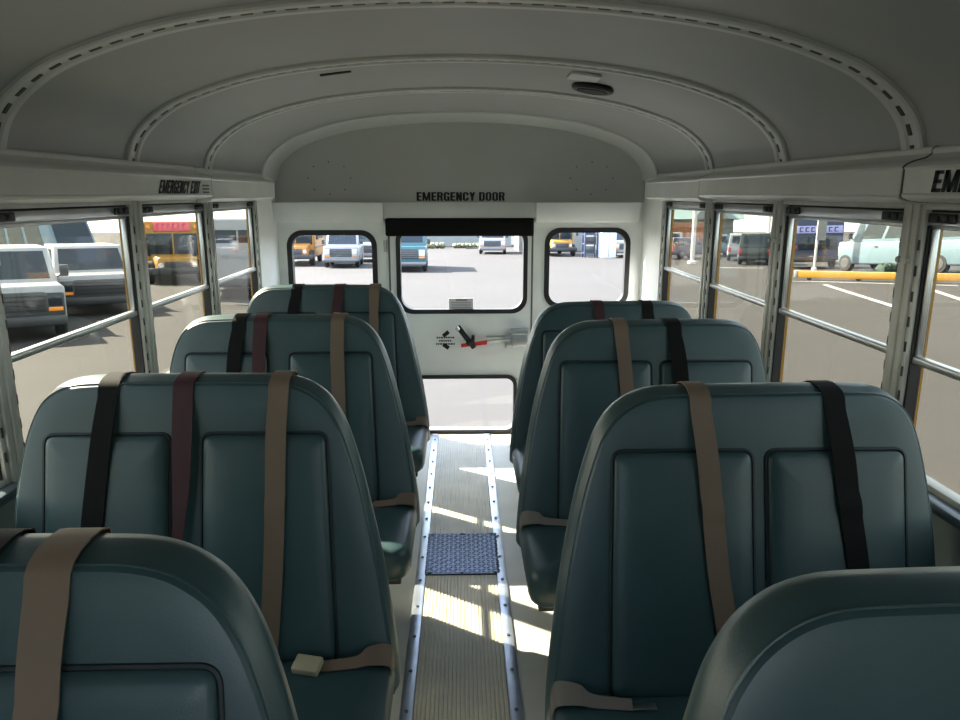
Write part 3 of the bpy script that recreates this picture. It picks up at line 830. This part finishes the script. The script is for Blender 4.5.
def vehicle(name, label, cat, x, y, yaw, L, W, H, hl, hz, paint, dark_nose=False, rake=.7, rear=0, wheel=.37, nwin=3, top_in=.11, clear=.34, front='van', glassh=(.16, .88), side_glass=True, wb=None, group=None, grillecol='grille', rear_rake=.12, win_front_only=False):
    root = stand(name, label, cat, x, y, yaw, group)
    y0, y1 = -L/2, L/2; w = W/2
    mb = MB(); mb.box((-w, y0+.04, clear), (w, y1-.04, hz), bevel=.09, seg=3)
    mb.build('body', paint, root)
    ca, cb = y0+hl, y1-rear-.05
    lo = [Vector((-w+.02, ca, hz-.06)), Vector((w-.02, ca, hz-.06)), Vector((w-.02, cb, hz-.06)), Vector((-w+.02, cb, hz-.06))]
    hi = [Vector((-w+top_in, ca+rake, H)), Vector((w-top_in, ca+rake, H)), Vector((w-top_in, cb-rear_rake, H)), Vector((-w+top_in, cb-rear_rake, H))]
    mb = MB(); mb.hexa(lo+hi, bevel=.05, seg=3); mb.build('cabin', paint, root)
    def glassp(nm, q, u0, u1, v0, v1):
        mb = MB(); mb.slab(sub(q, u0, u1, v0, v1, None), .012); return mb.build(nm, M['carglass'], root)
    F = [lo[0], lo[1], hi[1], hi[0]]; Bq = [lo[2], lo[3], hi[3], hi[2]]
    Rq = [lo[1], lo[2], hi[2], hi[1]]; Lq = [lo[3], lo[0], hi[0], hi[3]]
    glassp('windshield', F, .07, .93, glassh[0], glassh[1])
    glassp('rear_window', Bq, .12, .88, glassh[0]+.1, glassh[1]-.04)
    if side_glass:
        m_ = .03
        for k in range(nwin):
            if win_front_only and k > 0: break
            a = .10 + k*(.86/nwin); b = a+.86/nwin-m_
            glassp('side_window', Rq, a, b, glassh[0]+.06, glassh[1]-.02)
            glassp('side_window', Lq, 1-b, 1-a, glassh[0]+.06, glassh[1]-.02)
    # nose
    if dark_nose:
        mb = MB(); mb.box((-w*.97, y0+.01, clear+.02), (w*.97, y0+.12, hz*.86), bevel=.03); mb.build('front_panel', M['grille'], root)  # dark lower front, with the shade on it put into the colour
    mb = MB(); mb.box((-w*.62, y0+.0, hz*.52), (w*.62, y0+.09, hz*.88), bevel=.015)
    for k in range(4): mb.box((-w*.6, y0-.012, hz*(.56+k*.08)), (w*.6, y0+.02, hz*(.58+k*.08)), bevel=.004, mi=1)
    mb.build('grille', [M[grillecol], M['steel'] if dark_nose else M['hub']], root)
    for s_ in (-1, 1):
        mb = MB(); mb.box((s_*w*.66, y0+.0, hz*.62), (s_*w*.93, y0+.10, hz*.86), bevel=.02); mb.build('headlight', M['carglass'] if dark_nose else M['lamp'], root)
        mb = MB(); mb.box((s_*w*.66, y0+.0, hz*.53), (s_*w*.93, y0+.10, hz*.60), bevel=.01); mb.build('turn_signal', M['amber'], root)
        mb = MB(); mb.box((s_*(w+.04), ca+rake*.30, hz+.10), (s_*(w+.22), ca+rake*.30+.09, hz+.36), bevel=.025)
        mb.tube([(s_*(w-.03), ca+rake*.3+.04, hz+.08), (s_*(w+.08), ca+rake*.3+.04, hz+.14)], .02, 8)
        mb.build('mirror', M['grille'], root)
        mb = MB(); mb.box((s_*w*.78, y1-.07, hz*.6), (s_*w*.97, y1-.02, hz*.9), bevel=.01); mb.build('tail_light', M['tail'], root)
        mb = MB(); mb.box((s_*(w-.005), ca+rake+.75, hz*.80), (s_*(w+.02), ca+rake+.92, hz*.84), bevel=.006); mb.build('door_handle', M['grille'], root)
    mb = MB(); mb.box((-w*.98, y0-.10, clear-.02), (w*.98, y0+.14, clear+.20), bevel=.04); mb.build('front_bumper', M['hub'] if front == 'van' else M['grille'], root)
    mb = MB(); mb.box((-w*.96, y1-.10, clear), (w*.96, y1+.08, clear+.18), bevel=.04); mb.build('rear_bumper', M['grille'], root)
    wb = wb or L*.60
    fy = y0 + hl*.62 + .12
    for yy_ in (fy, fy+wb):
        for s_ in (-1, 1):
            t = MB(); t.cyl((s_*(w-.10), yy_, wheel), (1, 0, 0), wheel, .24, 22, bevel=.05); wo = t.build('wheel', M['tyre'], root)
            t = MB(); t.cyl((s_*(w+.012), yy_, wheel), (1, 0, 0), wheel*.58, .05, 18, bevel=.015); t.build('hub', M['hub'], wo)
    return root

W_ = 'white vans parked outside'
# left of the bus
yw = R(33)
vehicle('van', 'white van nearest the left windows, dark front turned to the bus', 'van', -10.75, 17.3, yw, 5.2, 2.0, 1.93, 1.15, 1.17, M['white'], rake=.85, dark_nose=True, front='dark')
vehicle('van', 'white van parked behind the nearest one, front half hidden by a pillar', 'van', -11.2, 22.0, yw, 5.2, 2.0, 1.86, 1.15, 1.12, M['white'], rake=.85, dark_nose=True, front='dark')
vehicle('van', 'long white van side-on behind the two vans at left', 'van', -17.6, 30.5, R(66), 7.5, 2.0, 2.85, 1.0, 1.15, M['bluewhite'], rake=.7, nwin=5)
# yellow bus with the pink sign
def big_bus(name, label, x, y, yaw, L, W, H, paint, sign=None, posts=False, hood=True, ws=(.44, .80), group=None, stripe=True):
    root = stand(name, label, 'bus', x, y, yaw, group); w = W/2; y0 = -L/2
    bs = y0 + (1.1 if hood else 0)
    mb = MB(); mb.box((-w, bs, .45), (w, L/2, H), bevel=.14, seg=3); mb.build('body', paint, root)
    if hood:
        mb = MB(); mb.hexa([(-w*.72, y0, .5), (w*.72, y0, .5), (w*.82, bs+.05, .5), (-w*.82, bs+.05, .5), (-w*.62, y0+.1, H*.42), (w*.62, y0+.1, H*.42), (w*.80, bs+.05, H*.47), (-w*.80, bs+.05, H*.47)], bevel=.07, seg=3); mb.build('hood', paint, root)
        mb = MB(); mb.box((-w*.42, y0-.03, .62), (w*.42, y0+.12, H*.36), bevel=.02); mb.build('grille', M['grille'], root)
        for s_ in (-1, 1):
            mb = MB(); mb.cyl((s_*w*.56, y0+.02, H*.30), (0, 1, 0), .11, .10, 16, bevel=.02); mb.build('headlight', M['lamp'], root)
    mb = MB(); mb.box((-w*.88, bs-.02, H*ws[0]), (w*.88, bs+.03, H*ws[1]), bevel=.01); wsd = mb.build('windshield', M['carglass'], root)
    mb = MB(); mb.box((-.03, bs-.035, H*ws[0]), (.03, bs+.0, H*ws[1]), bevel=.005); mb.build('windshield_divider', paint, root)
    mb = MB(); mb.box((-w*1.0, y0-.12, .42), (w*1.0, y0+.06, .70), bevel=.04); mb.build('front_bumper', M['grille'], root)
    for s_ in (-1, 1):
        for k in range(6):
            a = bs+.9+k*(L-2.6)/6; b = a+(L-2.6)/6-.12
            mb = MB(); mb.box((s_*(w-.01), a, H*.56), (s_*(w+.012), b, H*.80), bevel=.004); mb.build('side_window', M['carglass'], root)
        if stripe:
            mb = MB(); mb.box((s_*(w-.01), bs+.3, H*.36), (s_*(w+.02), L/2-.2, H*.39), bevel=.004); mb.build('rub_rail', M['grille'], root)
        mb = MB(); mb.box((s_*(w+.10), bs-.35, H*.55), (s_*(w+.26), bs-.25, H*.72), bevel=.02); mb.tube([(s_*(w-.1), bs, H*.74), (s_*(w+.18), bs-.3, H*.73)], .02, 8); mb.build('mirror', M['grille'], root)
        for yy_ in (bs-.35 if hood else bs+1.3, L/2-1.9):
            t = MB(); t.cyl((s_*(w-.16), yy_, .48), (1, 0, 0), .48, .28, 22, bevel=.05); wo = t.build('wheel', M['tyre'], root)
            t = MB(); t.cyl((s_*(w-.015), yy_, .48), (1, 0, 0), .26, .05, 16, bevel=.01); t.build('hub', M['hub'], wo)
    if sign:
        mb = MB(); mb.box((-w*.62, bs-.06, H*.84), (w*.62, bs+.02, H*.985), bevel=.01); sg_ = mb.build('sign', M[sign], root)
        mb = MB(); q = -w*.52
        while q < w*.52:
            mb.box((q, bs-.068, H*.865), (q+.05, bs-.055, H*.96)); mb.box((q, bs-.068, H*.94), (q+.12, bs-.055, H*.96)); q += .21
        mb.build('sign_marks', M['pinkink'] if sign == 'pink' else M['navy'], sg_)
    for s_ in (-1, 1):
        mb = MB(); mb.cyl((s_*w*.80, bs-.02, H*.91), (0, 1, 0), .09, .06, 14, bevel=.01); mb.build('warning_lamp', M['amber'], root)
    return root
big_bus('school_bus', 'yellow bus with a pink sign above its windshield, seen through a left window', -13.9, 34.6, R(28), 8.5, 2.35, 2.62, M['yellow'], sign='pink')
big_bus('shuttle_bus', 'white shuttle bus with dark windshield behind the rearmost left window', -8.15, 27.0, R(16), 6.0, 2.3, 2.65, M['white'], hood=False, ws=(.70, .86), stripe=False)
# beyond the rear windows
big_bus('school_bus', 'orange bus with a blunt hood seen at the left edge of the left rear window', -10.6, 48.6, R(6), 8, 2.35, 2.9, M['orange'])
vehicle('van', 'white van facing the bus in the middle of the left rear window', 'van', -7.2, 45.3, R(4), 5.4, 2.0, 2.15, 1.05, 1.25, M['white'], rake=.8)
vehicle('van', 'white van partly cut off at right of the left rear window', 'van', -6.45, 52.0, R(4), 5.4, 2.0, 2.15, 1.05, 1.25, M['white'], rake=.8)
vehicle('truck', 'teal truck facing the bus behind the emergency door window', 'truck', -3.12, 41.8, R(2), 6.2, 2.3, 2.75, 1.0, 1.35, M['teal'], rake=.6, wheel=.45)
tr = vehicle('ambulance', 'white box-bodied truck seen far off through the emergency door window', 'truck', 2.85, 66.2, R(-3), 6.0, 2.3, 2.2, 1.2, 1.3, M['white'], rake=.6)
mb = MB(); mb.box((-1.2, -.9, .6), (1.2, 3.4, 3.1), bevel=.06); mb.build('box_body', M['white'], tr)
mb = MB(); mb.tube([(-1.2, -3.2, .55), (-2.3, -3.3, .5)], .05, 8); mb.build('tow_bar', M['grille'], tr)
t = stand('storage_rack', 'dark metal rack with shelves between the yellow bus and the tall pale box', 'rack', 9.95, 56.4, R(6))
for x in (-.48, .48):
    for y in (-.35, .35):
        mb = MB(); mb.box((x-.05, y-.05, 0), (x+.05, y+.05, 2.7), bevel=.01); mb.build('upright', M['navy'], t)
for z in (.3, 1.0, 1.7, 2.4):
    mb = MB(); mb.box((-.53, -.42, z), (.53, .42, z+.08), bevel=.01); mb.build('shelf', M['navy'], t)
for k, z in enumerate((.38, 1.08, 1.78)):
    mb = MB(); mb.box((-.42, -.33, z), (.30+.1*(k % 2), .33, z+.5), bevel=.03); mb.build('rack_load', M[('darkcar', 'grille', 'navy')[k]], t)
big_bus('school_bus', 'yellow bus seen in the right rear window', 7.75, 62.0, R(4), 8, 2.4, 2.9, M['yellow'])
vehicle('van', 'white van at the right edge of the right rear window', 'van', 13.2, 58.6, R(-8), 5.4, 2.1, 2.2, 1.05, 1.2, M['white'], rake=.8)
# tall white box beside it
t = stand('storage_box', 'tall pale blue-white box standing in the right rear window', 'box', 11.15, 56.0, R(8))
mb = MB(); mb.box((-.58, -.6, 0), (.58, .6, 2.6), bevel=.03); mb.build('body', M['boxwhite'], t)
mb = MB(); mb.box((-.02, -.612, .1), (.02, -.595, 2.5)); mb.build('door_gap', M['inkgrey'], t)
# far fence / building / hedge
t = stand('far_building', 'long pale building far behind the emergency door window', 'building', -6.0, 88, 0)
mb = MB(); mb.box((-16, 0, 0), (12, 8, 4.6)); mb.build('building_wall', M['bldg'], t)
mb = MB(); mb.hexa([(-16.4, -.5, 4.6), (12.4, -.5, 4.6), (12.4, 8.5, 4.6), (-16.4, 8.5, 4.6), (-16.4, 3.9, 6), (12.4, 3.9, 6), (12.4, 4.1, 6), (-16.4, 4.1, 6)]); mb.build('roof', M['bldg'], t)
for k in range(9):
    mb = MB(); mb.box((-15+k*3, -.05, 1.3), (-13.4+k*3, .05, 3.2), bevel=.01); mb.build('building_window', M['carglass'], t)
t = stand('white_building', 'plain white building right of the far box-bodied truck', 'building', 7.6, 70, 0)
mb = MB(); mb.box((-2.1, 0, 0), (4.2, 6, 5.5), bevel=.03); mb.build('building_wall', M['bldg'], t)
mb = MB(); mb.box((-1.2, -.03, 0), (-.2, .03, 2.2)); mb.build('building_door', M['conc'], t)
def hedge(x, y, w, h, d, label, m, name='hedge', cat='hedge'):
    root = stand(name, label, cat, x, y, 0)
    mb = MB(); rnd = random.Random(int(x*10+y))
    n = max(3, int(w/ (h*.7)))
    for k in range(n):
        c = Vector((-w/2+(k+.5)*w/n, rnd.uniform(-.1, .1)*d, h*.48)); rr = []
        for a in range(7):
            ph = -PI/2+PI*a/6; ring = []
            for b in range(12):
                th = 2*PI*b/12; j = rnd.uniform(.82, 1.12)
                ring.append(c+Vector((math.cos(ph)*math.cos(th)*w/n*.75*j, math.cos(ph)*math.sin(th)*d*.5*j, math.sin(ph)*h*.5*j)))
            rr.append(ring)
        mb.loft(rr)
    mb.build('foliage', m, root); 
    mb = MB(); mb.tube([(0, 0, 0), (0, 0, h*.4)], .05, 8); mb.build('stem', M['brick'], root)
hedge(-3.4, 80, 3.2, .7, 1.0, 'low hedge far behind the emergency door window, left end', M['hedge'])
hedge(.6, 81, 3.0, .6, 1.0, 'low hedge far behind the emergency door window, beside the box-bodied truck', M['hedge'])

# right of the bus
vehicle('van', 'pale blue-white van side-on beyond the yellow barrier', 'van', 19.3, 30.4, R(196.3), 6.7, 2.0, 2.5, .62, 1.36, M['bluewhite'], rake=.75, glassh=(.08, .80), wb=4.75, nwin=4, wheel=.40, front='bus')
vehicle('car', 'white sport utility vehicle parked rear-on beside a dark one', 'car', 19.95, 51.6, R(160), 4.6, 1.85, 1.85, 1.15, 1.05, M['white'], rake=.7)
vehicle('car', 'dark sport utility vehicle with big wheel at right of a white one', 'car', 18.9, 46.6, R(158), 4.6, 1.9, 1.95, 1.15, 1.1, M['darkcar'], rake=.7, wheel=.42)
vehicle('car', 'white hatchback left of the white sport utility vehicle', 'car', 20.5, 58.5, R(165), 4.2, 1.8, 1.7, 1.1, 1.0, M['bluewhite'], rake=.8)
vehicle('pickup_truck', 'white pickup with red tail light beyond the rearmost right window', 'truck', 18.4, 64.0, R(170), 5.4, 1.95, 1.85, 1.3, 1.1, M['white'], rake=.6, rear=1.7, nwin=2)
vehicle('car', 'dark car behind the white post at the rearmost right window', 'car', 16.7, 54.2, R(120), 4.4, 1.85, 1.55, 1.15, .95, M['navy'], rake=.8)
def post(x, y, h, r, label, plate=None):
    root = stand('post', label, 'post', x, y, 0, level=True)
    mb = MB(); mb.cyl((0, 0, h/2), (0, 0, 1), r, h, 14, bevel=.01); mb.build('pole', M['conc'], root)
    mb = MB(); mb.cyl((0, 0, .1), (0, 0, 1), r*2.2, .2, 14, bevel=.03); mb.build('base', M['conc'], root)
    if plate:
        mb = MB(); mb.box((plate[0], -.08, plate[2]), (plate[1], -.04, plate[3]), bevel=.01); mb.build('sign_plate', M['line'], root)
post(14.73, 46.17, 4.5, .13, 'thick white post beyond the rearmost right window')
post(16.3, 33.2, 4.0, .055, 'white post with a blank pale sign left of the blue-white van', plate=(-.06, .36, 1.45, 4.0))
post(26.6, 63, 8.0, .13, 'tall pale pole against the sky behind the sport utility vehicles')
# dark bus rear with a lilac sign band
t = stand('dark_bus', 'dark navy bus end with a lilac sign band behind the white sign post', 'bus', 18.45, 38.0, R(-16))
mb = MB(); mb.box((-1.2, -1.6, .35), (1.2, 3.4, 3.0), bevel=.1, seg=3); mb.build('body', M['navy'], t)
mb = MB(); mb.box((-1.0, -1.64, 1.80), (1.12, -1.59, 2.17), bevel=.01); sgn = mb.build('sign_band', M['lilac'], t)
mb = MB()
for k in range(7):
    q = -.88+k*.27
    mb.box((q, -1.655, 1.87), (q+.05, -1.635, 2.10)); mb.box((q, -1.655, 2.05), (q+.17, -1.635, 2.10)); mb.box((q, -1.655, 1.87), (q+.17, -1.635, 1.91))
mb.build('sign_marks', M['navy'], sgn)
mb = MB(); mb.box((-.9, -1.63, .95), (.9, -1.59, 1.65), bevel=.02); mb.build('rear_window', M['carglass'], t)
mb = MB(); mb.box((-1.2, -1.75, .4), (1.2, -1.55, .62), bevel=.03); mb.build('rear_bumper', M['grille'], t)
for s_ in (-1, 1):
    wt = MB(); wt.cyl((s_*1.05, .2, .42), (1, 0, 0), .42, .26, 18, bevel=.05); wt.build('wheel', M['tyre'], t)
    wt = MB(); wt.cyl((s_*1.05, -1.62, 1.1), (0, 1, 0), .08, .06, 14, bevel=.01); wt.build('tail_light', M['tail'], t)
# yellow barrier rail
a = Vector((12.75, 27.45)); b = Vector((20.6, 18.9)); dv = (b-a); ln = dv.length; ang = math.atan2(dv.y, dv.x)
root = empty('barrier_rail', (a.x, a.y, G(a.x, a.y)), (0, -math.atan2(G(b.x, b.y)-G(a.x, a.y), ln), ang))
tag(root, 'long yellow barrier rail low over the lot beyond the right windows', 'barrier')
mb = MB(); mb.box((.12, -.09, .10), (ln, .09, .36), bevel=.02); mb.build('rail', M['yellow'], root)
mb = MB(); mb.box((0, -.10, .09), (.16, .10, .37), bevel=.02); mb.build('end_cap', M['line'], root)
for k in range(7):
    mb = MB(); mb.box((.5+k*1.75, -.06, -.02), (.62+k*1.75, .06, .12), bevel=.01); mb.build('foot', M['steel'], root)
# green bin, pale rock
hedge(17.2, 28.7, 1.0, .5, .7, 'dark green rounded bush behind the yellow barrier', M['bush'], 'bush', 'bush')
# building behind
t = stand('gabled_building', 'building with a big teal metal roof beyond the right windows', 'building', 28.6, 88, R(-18))
mb = MB(); mb.box((-9, 0, 0), (4.0, 14, 3.4)); mb.build('building_wall', M['bldg'], t)
mb = MB(); mb.hexa([(-10, -1.4, 3.2), (5.2, -1.4, 3.2), (5.2, 15, 3.2), (-10, 15, 3.2), (-8, 5, 8.2), (3.4, 5, 8.2), (3.4, 9, 8.2), (-8, 9, 8.2)]); mb.build('roof', M['roofteal'], t)
mb = MB(); mb.hexa([(-.6, -2.0, 3.2), (3.4, -2.0, 3.2), (3.4, 6, 3.2), (-.6, 6, 3.2), (1.3, -2.0, 5.6), (1.5, -2.0, 5.6), (1.5, 6, 5.6), (1.3, 6, 5.6)]); mb.build('gable', M['bldg'], t)
for k in range(4):
    mb = MB(); mb.box((-8+k*2.6, -.05, .9), (-6.4+k*2.6, .05, 2.4), bevel=.01); mb.build('building_window', M['carglass'], t)
t = stand('shipping_container', 'rust red container behind the white pickup at the rearmost right window', 'container', 21.0, 72, R(-10))
mb = MB(); mb.box((-3.2, 0, .1), (3.2, 2.4, 2.7), bevel=.03); 
for k in range(20): mb.box((-3.05+k*.31, -.03, .2), (-2.9+k*.31, .01, 2.6), bevel=.008)
mb.build('body', M['brick'], t)
# painted lines on the lot
def line(p, q, w, label):
    p = Vector(p); q = Vector(q); d = (q-p); n_ = Vector((-d.y, d.x)).normalized()*w/2; mb = MB(); K = 8; rr = []
    for k in range(K+1):
        c = p.lerp(q, k/K); l = c-n_; r = c+n_
        rr.append([(l.x, l.y, G(l.x, l.y)+.004), (r.x, r.y, G(r.x, r.y)+.004), (r.x, r.y, G(r.x, r.y)+.016), (l.x, l.y, G(l.x, l.y)+.016)])
    mb.loft(rr); o = mb.build('painted_line', M['line']); tag(o, label, 'road marking', 'painted parking lines')
line((12.57, 24.71), (11.0, 17.6), .16, 'white painted line slanting across the lot below the yellow barrier')
line((14.6, 22.2), (13.0, 17.6), .16, 'white painted line on the lot nearer the front right window')
line((12.3, 26.6), (16.0, 22.9), .14, 'white painted line running just in front of the yellow barrier')
line((14.0, 40.6), (16.2, 38.6), .45, 'broad pale strip on the lot in front of the sport utility vehicles')

# ------------------------------------------------------------------ light
sun_to = Vector((-1.10, .73, 1.0)).normalized()
ld = bpy.data.lights.new('sun', 'SUN'); ld.energy = 15.0; ld.angle = R(.53); ld.color = (1, .955, .89)
so = bpy.data.objects.new('sun', ld); COL.objects.link(so); so.location = sun_to*60
so.rotation_euler = sun_to.to_track_quat('Z', 'Y').to_euler()
w = bpy.data.worlds.new('sky'); SC.world = w; w.use_nodes = True; nt = w.node_tree
bg = nt.nodes['Background']; sk = nt.nodes.new('ShaderNodeTexSky'); sk.sky_type = 'NISHITA'; sk.sun_disc = False
sk.sun_elevation = math.asin(sun_to.z); sk.sun_rotation = math.atan2(sun_to.x, sun_to.y)
sk.air_density = 1.0; sk.dust_density = 1.2; sk.ozone_density = 1.0
wt_ = nt.nodes.new('ShaderNodeTexCoord'); sep = nt.nodes.new('ShaderNodeSeparateXYZ'); cmb = nt.nodes.new('ShaderNodeCombineXYZ'); mxz = nt.nodes.new('ShaderNodeMath')
mxz.operation = 'MAXIMUM'; mxz.inputs[1].default_value = .06
nt.links.new(wt_.outputs['Generated'], sep.inputs[0]); nt.links.new(sep.outputs['X'], cmb.inputs['X']); nt.links.new(sep.outputs['Y'], cmb.inputs['Y'])
nt.links.new(sep.outputs['Z'], mxz.inputs[0]); nt.links.new(mxz.outputs[0], cmb.inputs['Z']); nt.links.new(cmb.outputs[0], sk.inputs['Vector'])
cl = nt.nodes.new('ShaderNodeTexNoise'); cl.inputs['Scale'].default_value = 3.0; cl.inputs['Detail'].default_value = 5
clr = nt.nodes.new('ShaderNodeValToRGB'); clr.color_ramp.elements[0].position = .35; clr.color_ramp.elements[1].position = .7
clr.color_ramp.elements[0].color = (.35, .35, .35, 1); clr.color_ramp.elements[1].color = (.8, .8, .8, 1)
nt.links.new(wt_.outputs['Generated'], cl.inputs['Vector']); nt.links.new(cl.outputs['Fac'], clr.inputs['Fac'])
mixc = nt.nodes.new('ShaderNodeMix'); mixc.data_type = 'RGBA'; mixc.inputs['B'].default_value = (2.6, 2.75, 2.95, 1)
nt.links.new(clr.outputs['Color'], mixc.inputs['Factor']); nt.links.new(sk.outputs['Color'], mixc.inputs['A'])
nt.links.new(mixc.outputs['Result'], bg.inputs['Color']); bg.inputs['Strength'].default_value = .50

# ------------------------------------------------------------------ camera
f = 725.0
pitch = math.atan((360-193)/f); yaw = math.atan((480-461)/math.hypot(f, 167))
cd = bpy.data.cameras.new('camera'); cd.sensor_fit = 'HORIZONTAL'; cd.sensor_width = 36; cd.lens = f*36/960
cd.clip_start = .02; cd.clip_end = 500
co = bpy.data.objects.new('camera', cd); COL.objects.link(co); co.location = (0, 0, 1.49)
co.rotation_euler = (PI/2-pitch, 0, -yaw); SC.camera = co

SC.view_settings.view_transform = 'Standard'; SC.view_settings.look = 'None'
SC.view_settings.exposure = 1.72; SC.view_settings.gamma = 1; SC.view_settings.use_curve_mapping = False
SC.cycles.max_bounces = 10; SC.cycles.diffuse_bounces = 8; SC.cycles.transparent_max_bounces = 16
SC.cycles.use_denoising = True
